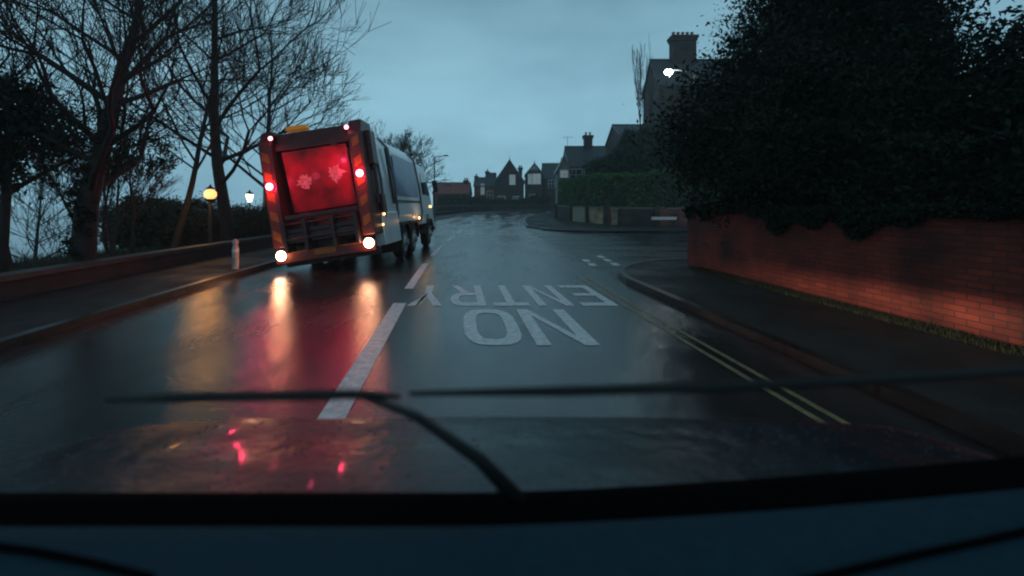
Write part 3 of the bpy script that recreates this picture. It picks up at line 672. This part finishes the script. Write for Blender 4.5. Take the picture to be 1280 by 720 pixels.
# greenish lantern
xo, yo = at(312, 23.5), 23.5; zo = gz(xo, yo); zt = zat(246, yo)-zo
la = thing('street_lamp', (xo, yo, zo), 'old pale green lantern on a post behind the low wall, left of the lorry', 'street lamp')
MB().tube([(0, 0, -.3), (0, 0, .8), (0, 0, zt-.27)], [.09, .05, .035], 10).build('column', M['metal_dark'], la)
MB().tube([(-.22, 0, zt-.45), (.22, 0, zt-.45)], .015, 6).build('ladder_bar', M['metal_dark'], la)
MB().lathe([(.11, zt-.26), (.21, zt+.12)], 6).build('glass', M['lamp_green'], la)
MB().lathe([(.25, zt+.122), (.19, zt+.2), (.06, zt+.27), (.03, zt+.36)], 6).build('cap', M['metal_dark'], la)
lamp(la, (0, -.35, zt-.05), (.8, 1, .7), 14, .12)

# ------------------------------------------------------------------ refuse lorry
TX, TY = -4.50, 10.85
tr = thing('refuse_lorry', (TX, TY, 0), 'white refuse collection lorry with red tailgate and lit tail lamps in the left lane', 'lorry', R(.3))
ROLL = Matrix.Translation((0, 0, .45)) @ Matrix.Rotation(R(-8.6), 4, 'Y') @ Matrix.Translation((0, 0, -.45))
def tpart(mb, name, m, parent=None, **k):
    """body parts lean with the sprung body"""
    mb.v = [tuple(ROLL @ Vector(v)) for v in mb.v]; return mb.build(name, m, parent or tr, **k)
def rbox(mb, *a): return mb.box(*a)
# tailgate frame: two thick side walls, header and hopper floor round the recess
tg = MB(); side_prof = [(0.0, .75), (0.0, 3.25), (.22, 3.62), (.95, 3.62), (.95, .75)]
tgo = None
for s in (-1, 1): tg.prism(side_prof, s*1.25, s*.93, 'x')
tg.prism([(0.10, 3.10), (.30, 3.55), (.95, 3.55), (.95, 3.10)], -.928, .928, 'x')
tg.box(-.928, .928, .35, .95, .75, 1.50)
tgo = tpart(tg, 'tailgate', M['truck_dirt_redglow'], bevel=.03)
# sloping red panel inside
pm = MB().prism([(.34, 1.56), (.40, 1.52), (.20, 3.06), (.14, 3.06)], -.78, .82, 'x')
pan = tpart(pm, 'tailgate_panel', M['truck_red'], bevel=.015)
def leafshape(cx, cz, s, seed):
    rs = random.Random(seed); pts = []
    for k in range(22):
        a = 2*math.pi*k/22; r = s*(.95 if k % 4 == 0 else (.66 if k % 2 else .78))*rs.uniform(.7, 1.15); pts.append((cx+r*math.cos(a)*1.05, cz+r*math.sin(a)))
    return pts
def on_panel(x, z): return (x, .34-.20*(z-1.56)/1.50-.006 , z)
for cx, cz, s, sd in ((-.35, 2.28, .24, 1), (.45, 2.38, .25, 2)):
    P = leafshape(cx, cz, s, sd); mb = MB(); n = len(P)
    mb.add([on_panel(*p) for p in P]+[tuple(np.array(on_panel(*p))-np.array((0, .006, 0))) for p in P]+[on_panel(cx, cz), tuple(np.array(on_panel(cx, cz))-np.array((0, .006, 0)))],
           [(i, (i+1) % n, n+(i+1) % n, n+i) for i in range(n)]+[(n+i, n+(i+1) % n, 2*n+1) for i in range(n)])
    tpart(mb, 'emblem', M['emblem'], pan)
hr = MB(); hr.box(-.9, .9, .05, .16, 1.40, 1.50); hr.box(-.9, .9, -.04, .05, 1.05, 1.16); tpart(hr, 'hopper_sill', M['metal_dark'], bevel=.01)
lf = MB()
for x in (-.62, .0, .62): lf.box(x-.24, x+.24, -.10, .02, .82, 1.03)
for x in (-.86, -.36, .30, .86): lf.box(x-.04, x+.04, -.16, .30, .60, 1.36)
lf.tube([(-.9, -.12, .92), (.9, -.12, .92)], .035, 8); lf.tube([(-.9, -.05, 1.28), (.9, -.05, 1.28)], .03, 8)
for x in (-.36, .30): lf.tube([(x, -.1, .75), (x+.1, .25, 1.35)], .045, 8)
tpart(lf, 'bin_lift', M['metal_dark'], bevel=.008)
# chevron strips down both posts
for s in (-1, 1):
    x0 = s*1.10
    for k in range(9):
        z0 = .98+k*.24; mb = MB().prism([(x0-.09, z0), (x0+.09, z0+.10*s), (x0+.09, z0+.22+.10*s), (x0-.09, z0+.22)], -.012, -.003, 'y')
        tpart(mb, 'chevron_strip', M['amber_strip'] if k % 2 == 0 else M['red_strip'])
tpart(MB().box(-1.22, 1.22, -.02, .10, .36, .60), 'bumper', M['truck_dirt_redglow'], bevel=.02)
tpart(MB().box(-1.2, 1.2, -.028, -.022, .585, .615), 'bumper_stripe', M['amber_strip'])
for s in (-1, 1): tpart(MB().box(s*1.0-.24, s*1.0+.24, 1.9, 1.93, .14, .80), 'mud_flap', M['rubber'])
tpart(MB().box(-1.15, 1.15, .32, .44, .24, .40), 'underrun_bar', M['metal_dark'], bevel=.01)
nb_ = MB().box(-.26, .26, -.035, -.029, .465, .575); tpart(nb_, 'number_plate', M['amber_strip'])
# lamps
def tlamp(x, z, r, m, col, e, nm='tail_lamp', y=-.03):
    mb = MB().lathe([(r*1.25, 0), (r*1.25, .025)], 16, Matrix.Translation((x, y+.028, z)) @ Matrix.Rotation(R(90), 4, 'X'))
    ho = tpart(mb, nm, M['metal_dark'])
    mb = MB().lathe([(r, .027), (r*.85, .05), (r*.3, .062)], 16, Matrix.Translation((x, y+.028, z)) @ Matrix.Rotation(R(90), 4, 'X'))
    tpart(mb, 'lens', m, ho)
    if e:
        p = ROLL @ Vector((x, y-.16, z)); lamp(tr, p, col, e, .05)
for s in (-1, 1):
    tlamp(s*1.07, .56, .12, M['lamp_brake'], (1, .30, .14), 10)
    tlamp(s*1.10, 2.26, .09, M['lamp_red'], (1, .03, .10), 24)
    tlamp(s*.93, 3.42, .05, M['lamp_top'], (1, .06, .12), 1.2, 'marker_lamp', y=.03)
# the work light over the hopper that turns the red panel bright
wl = tpart(MB().box(.52, .66, -.05, .06, 3.02, 3.10), 'work_lamp', M['metal_dark'])
p = ROLL @ Vector((.55, -.22, 2.62)); lamp(tr, p, (1, .06, .2), 5.5, .06)
p = ROLL @ Vector((-.3, -.35, 2.3)); lamp(tr, p, (1, .06, .14), 3.0, .1)
bc = MB().box(-.72, -.20, .40, .66, 3.623, 3.74); tpart(bc, 'beacon_bar', M['beacon'], bevel=.03)
# ram arms on the tailgate side, seen dark against the white body
rm = MB().tube([(1.30, .55, 3.25), (1.30, .55, 2.35)], .06, 8); rm.tube([(1.30, .55, 2.35), (1.30, .5, 1.5)], .035, 8); rm.box(1.253, 1.38, .35, .75, 2.5, 3.35)
tpart(rm, 'hydraulic_ram', M['truck_dirt_redglow'], bevel=.01)
# body container with rounded shoulders
prof = [(-1.18, .95), (-1.25, 1.15), (-1.27, 2.2), (-1.22, 3.15), (-1.02, 3.46), (-.6, 3.56), (0, 3.58), (.6, 3.56), (1.02, 3.46), (1.22, 3.15), (1.27, 2.2), (1.25, 1.15), (1.18, .95)]
tpart(MB().prism(prof, .953, 6.1, 'y'), 'body', M['truck_white'])
for y in (.98, 2.35, 6.0):
    pr2 = [(x*1.035, z if z < 1 else z+.03) for x, z in prof]; tpart(MB().prism(pr2, y, y+.12, 'y'), 'body_rib', M['metal_grey'])
tpart(MB().box(1.274, 1.292, 2.62, 5.6, 1.75, 3.02), 'side_panel', M['truck_blue'], bevel=.05)
tpart(MB().box(1.275, 1.30, 2.5, 5.95, 1.55, 1.62), 'side_rail', M['metal_grey'])
tpart(MB().tube([(1.31, 1.9, 3.1), (1.33, 1.9, 1.5)], .045, 8), 'hose', M['metal_dark'])
tpart(MB().box(1.28, 1.36, .70, .98, 1.25, 1.75), 'control_box', M['truck_dirt_redglow'], bevel=.02)
tpart(MB().box(1.0, 1.28, .72, 2.35, .42, 1.28), 'side_locker', M['truck_white'], bevel=.03)
tpart(MB().box(-1.28, -1.0, .72, 2.35, .42, 1.28), 'side_locker', M['truck_white'], bevel=.03)
tpart(MB().box(-.45, .45, .3, 8.6, .60, .93), 'chassis', M['metal_dark'])
# cab
cp = [(6.35, .75), (6.35, 3.0), (6.6, 3.12), (8.1, 3.05), (8.62, 1.9), (8.68, .55), (7.95, .55), (7.8, 1.1), (7.1, 1.1), (6.9, .75)]
cb = tpart(MB().prism(cp, -1.22, 1.22, 'x'), 'cab', M['truck_white'], bevel=.05)
tpart(MB().prism([(6.9, 1.9), (6.9, 2.75), (7.9, 2.75), (8.3, 1.9)], 1.223, 1.235, 'x'), 'side_window', M['glass_dark'], cb)
tpart(MB().prism([(8.14, 2.98), (8.60, 1.98), (8.625, 1.98), (8.17, 3.0)], -1.1, 1.1, 'x'), 'windscreen', M['glass_dark'], cb)
mr_ = MB().box(1.42, 1.62, 8.35, 8.47, 2.0, 2.5); mr_.tube([(1.2, 8.35, 2.45), (1.5, 8.41, 2.45)], .02, 6); tpart(mr_, 'mirror', M['metal_dark'], cb)
tpart(MB().box(-1.2, 1.2, 8.55, 8.8, .42, .85), 'front_bumper', M['metal_dark'], cb, bevel=.04)
def wheel(x, y, r=.50, w=.29, dual=False):
    Tm = Matrix.Translation((x, y, r)) @ Matrix.Rotation(R(90), 4, 'Y')
    o = MB().lathe([(r*.62, -w/2), (r*.9, -w/2), (r, -w/2+.05), (r, w/2-.05), (r*.9, w/2), (r*.62, w/2)], 28, Tm)
    e = thing_wheel = MB().lathe([(r*.62, -w/2-.004), (r*.60, w/2+.004)], 24, Tm)
    to = o.build('wheel', M['rubber'], tr, smooth=False)
    s = 1 if x > 0 else -1
    rim = MB().lathe([(r*.61, 0), (r*.60, .05), (r*.40, .02), (r*.22, .07), (r*.20, .14), (r*.08, .15)], 20, Matrix.Translation((x+s*(w/2-.02), y, r)) @ Matrix.Rotation(R(90)*s, 4, 'Y'))
    rim.build('rim', M['rim'], to)
for x in (-1.02, 1.02):
    wheel(x, 3.15); wheel(x, 4.45); wheel(x, 7.45)
for x in (-1, 1):
    for y in (3.15, 4.45, 7.45):
        P = [(y+.60*math.cos(R(a)), .52+.60*math.sin(R(a))) for a in range(0, 181, 20)]; Q = [(y+.57*math.cos(R(a)), .52+.57*math.sin(R(a))) for a in range(180, -1, -20)]
        MB().prism(P+Q, x*.88, x*1.24, 'x').build('mudguard', M['metal_dark'], tr)
def smarker(y, z, m=M['lamp_amber'], r=.028, x=1.285):
    mb = MB().lathe([(r, 0), (r*.8, .03), (r*.2, .036)], 10, Matrix.Translation((x, y, z)) @ Matrix.Rotation(R(90), 4, 'Y')); tpart(mb, 'side_marker_lamp', m)
smarker(.85, 1.22); smarker(.6, .95); smarker(5.2, 1.0, r=.05); smarker(8.2, 1.42, r=.05, x=1.225)
lamp(tr, ROLL @ Vector((1.6, 5.1, 1.0)), (1, .5, .15), 3, .05)

# ------------------------------------------------------------------ the car that carries the camera
car = thing('car', (0, 0, 0), 'dark wet car whose bonnet, dark screen reflection and blue-grey dashboard fill the foot of the picture', 'car')
# bonnet: a pressed sheet, arched across, falling away to the nose and the wings
NX, NYb = 41, 26
def bon(u, v):
    x = (u*2-1)*(1.20 - .10*v*v); y = .70+v*1.02
    z = 1.135 - .20*v - .28*max(0, v-.46)**1.5*2.2
    a = abs(u*2-1)
    z -= .03*a*a + .42*max(0, a-.86)**1.6*4 - .012*math.exp(-((a-.62)/.05)**2)*(1-v*.5)
    return (x, y, z)
bm_ = MB(); vs = [bon(i/(NX-1), j/(NYb-1)) for j in range(NYb) for i in range(NX)]
bm_.add(vs, [(j*NX+i, j*NX+i+1, (j+1)*NX+i+1, (j+1)*NX+i) for j in range(NYb-1) for i in range(NX-1)])
bn = bm_.build('bonnet', M['car_paint'], car, smooth=True)
sd = bn.modifiers.new('thick', 'SOLIDIFY'); sd.thickness = .02; sd.offset = -1
# front and wings below the bonnet
fr = MB()
for s in (-1, 1): fr.prism([(.30, .35), (1.75, .35), (1.78, .62), (1.2, .90), (.30, .97)], s*1.0, s*1.12, 'x')
fr.box(-.995, .995, 1.55, 1.76, .35, .62); fr.build('front_body', M['car_paint'], car, bevel=.04)
def edge_py(px): return 655 - 47*max(0, (px-560)/720)**1.5
def swept(prof, name, m, nx=60, half=1.0):
    """profile points are (metres forward of the dashboard's front edge, height); the edge follows the curved foot of the screen"""
    mb = MB(); k = len(prof); vs = []
    for i in range(nx+1):
        x = -half+2*half*i/nx; Y = .545
        for _ in range(6): Y = (HC-1.212)*F/(edge_py(640+F*x/Y)-HY)
        vs += [(x, Y+dy, z) for dy, z in prof]
    mb.add(vs, [(i*k+j, i*k+(j+1) % k, (i+1)*k+(j+1) % k, (i+1)*k+j) for i in range(nx) for j in range(k)]+[tuple(range(k-1, -1, -1)), tuple(range(nx*k, (nx+1)*k))])
    return mb.build(name, m, car)
swept([(.012, 1.08), (.02, 1.150), (.07, 1.158), (.13, 1.156), (.165, 1.145), (.17, 1.06)], 'scuttle_panel', M['black'])
dbo = swept([(-.004, 1.10), (0, 1.206), (-.006, 1.213), (-.03, 1.218), (-.10, 1.222), (-.20, 1.222), (-.34, 1.20), (-.34, 1.05)], 'dashboard', M['dash'])
def dpt(px, py, lift=.0):
    """point on the flat of the dashboard top seen at a place in the photo"""
    zt = 1.222; Y = (HC-zt)*F/(py-HY); x = (px-640)/F*Y
    return (x, Y, zt+lift)
sm = MB().tube([dpt(1000, 730, .001), dpt(1060, 716, .001), dpt(1140, 697, .001), (dpt(1230, 678, .001)), dpt(1330, 655, .001)], [.0045]*5, 8)
sm.build('dashboard_seam', M['black'], dbo)
sm = MB().tube([dpt(-40, 680, .001), dpt(40, 690, .001), dpt(110, 704, .001), dpt(190, 724, .001)], [.004]*4, 8)
sm.build('dashboard_seam', M['black'], dbo)
# wiper-shaped bars added to stand for the dark reflection band across the lower screen
def wp(px, py, Y): return Vector((at(px, Y), Y, zat(py, Y)))
def dark_reflection(pts, arm, Y=.52):
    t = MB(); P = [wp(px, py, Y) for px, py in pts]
    t.tube(P, [.003]+[.0062]*(len(P)-2)+[.003], 8); b = t.build('reflection_band', M['rubber'], car, smooth=True)
    a = MB(); a.tube([wp(px, py, yy) for px, py, yy in arm], [.004, .006, .009, .012], 8); a.build('reflection_band_arm', M['metal_dark'], car, smooth=True)
dark_reflection([(132, 499), (220, 497), (330, 495), (440, 493), (500, 496)], [(440, 490, .525), (520, 520, .55), (600, 575, .60), (648, 625, .63)])
dark_reflection([(512, 492), (700, 489), (880, 484), (1060, 476), (1200, 468), (1300, 461), (1420, 452)], [(1290, 462, .525), (1330, 500, .55), (1370, 560, .60), (1400, 600, .63)])
# beads of rain on the bonnet
dr = MB()
rs = random.Random(4)
ico = bmesh.new(); bmesh.ops.create_icosphere(ico, subdivisions=1, radius=1.0); iv = [v.co.copy() for v in ico.verts]; ifc = [tuple(v.index for v in f.verts) for f in ico.faces]; ico.free()
for k in range(1500):
    u, v = rs.random(), rs.random()**1.1*.5; x, y, z = bon(u, v); r = rs.uniform(.0012, .0032)*(1.6 if rs.random() < .06 else 1)
    dr.add([(x+c.x*r, y+c.y*r, z+c.z*r*.45) for c in iv], ifc)
M['water'] = mat('water', (.01, .02, .025), .03, spec=.9, var=.1)
do = dr.build('rain_drops', M['water'], None, smooth=True); tag(do, 'beads of rain scattered over the wet dark bonnet', 'rain', kind='stuff')
# dipped headlamps, hidden under the bonnet line, with a flat cut-off
for s in (-1, 1):
    hl = MB().lathe([(.09, 0), (.10, .04), (.06, .07)], 16, Matrix.Translation((s*.66, 1.77, .60)) @ Matrix.Rotation(R(-90), 4, 'X')).build('headlamp', M['lamp_green'], car)
    l = bpy.data.lights.new('headlamp_beam', 'SPOT'); l.energy = 800; l.color = (1, .80, .58); l.spot_size = R(150); l.spot_blend = .6; l.shadow_soft_size = .05
    l.use_nodes = True; t = l.node_tree; e = t.nodes['Emission']
    o = bpy.data.objects.new('headlamp_beam', l); COL.objects.link(o); o.parent = car; o.location = (s*.66, 1.90, .62); o.rotation_euler = (R(88.5), 0, R(-18))
    tcn = N(t, 'ShaderNodeTexCoord'); sp_ = N(t, 'ShaderNodeSeparateXYZ'); t.links.new(tcn.outputs['Normal'], sp_.inputs[0])
    q = N(t, 'ShaderNodeMapRange'); q.inputs['From Min'].default_value = -.02; q.inputs['From Max'].default_value = .02; q.inputs['To Min'].default_value = 1; q.inputs['To Max'].default_value = 0.0
    t.links.new(sp_.outputs[1], q.inputs[0])
    # less light thrown down at the road in front
    q2 = N(t, 'ShaderNodeMapRange'); q2.inputs['From Min'].default_value = -.11; q2.inputs['From Max'].default_value = -.02; q2.inputs['To Min'].default_value = .01; q2.inputs['To Max'].default_value = 1.0
    t.links.new(sp_.outputs[1], q2.inputs[0]); mu = N(t, 'ShaderNodeMath'); mu.operation = 'MULTIPLY'
    t.links.new(q.outputs[0], mu.inputs[0]); t.links.new(q2.outputs[0], mu.inputs[1]); 
    q3 = N(t, 'ShaderNodeMapRange'); q3.inputs['From Min'].default_value = .10; q3.inputs['From Max'].default_value = .45; q3.inputs['To Min'].default_value = .0; q3.inputs['To Max'].default_value = 1.0
    t.links.new(sp_.outputs[0], q3.inputs[0]); m2 = N(t, 'ShaderNodeMath'); m2.operation = 'MULTIPLY'
    t.links.new(mu.outputs[0], m2.inputs[0]); t.links.new(q3.outputs[0], m2.inputs[1]); t.links.new(m2.outputs[0], e.inputs['Strength'])

# ------------------------------------------------------------------ misty rain in the air
HAZE = True
if HAZE:
    hz = MB().box(-200, 200, -60, 190, -22, 30).build('haze', bpy.data.materials.new('haze'), None)
    tag(hz, 'thin grey mist of drizzle filling the street', 'haze', kind='stuff'); hm_ = hz.data.materials[0]; hm_.use_nodes = True; t = hm_.node_tree; t.nodes.clear()
    v = N(t, 'ShaderNodeVolumePrincipled'); v.inputs['Color'].default_value = (.85, .92, .95, 1); v.inputs['Density'].default_value = .0016; v.inputs['Anisotropy'].default_value = .3
    oo = N(t, 'ShaderNodeOutputMaterial'); t.links.new(v.outputs[0], oo.inputs['Volume'])
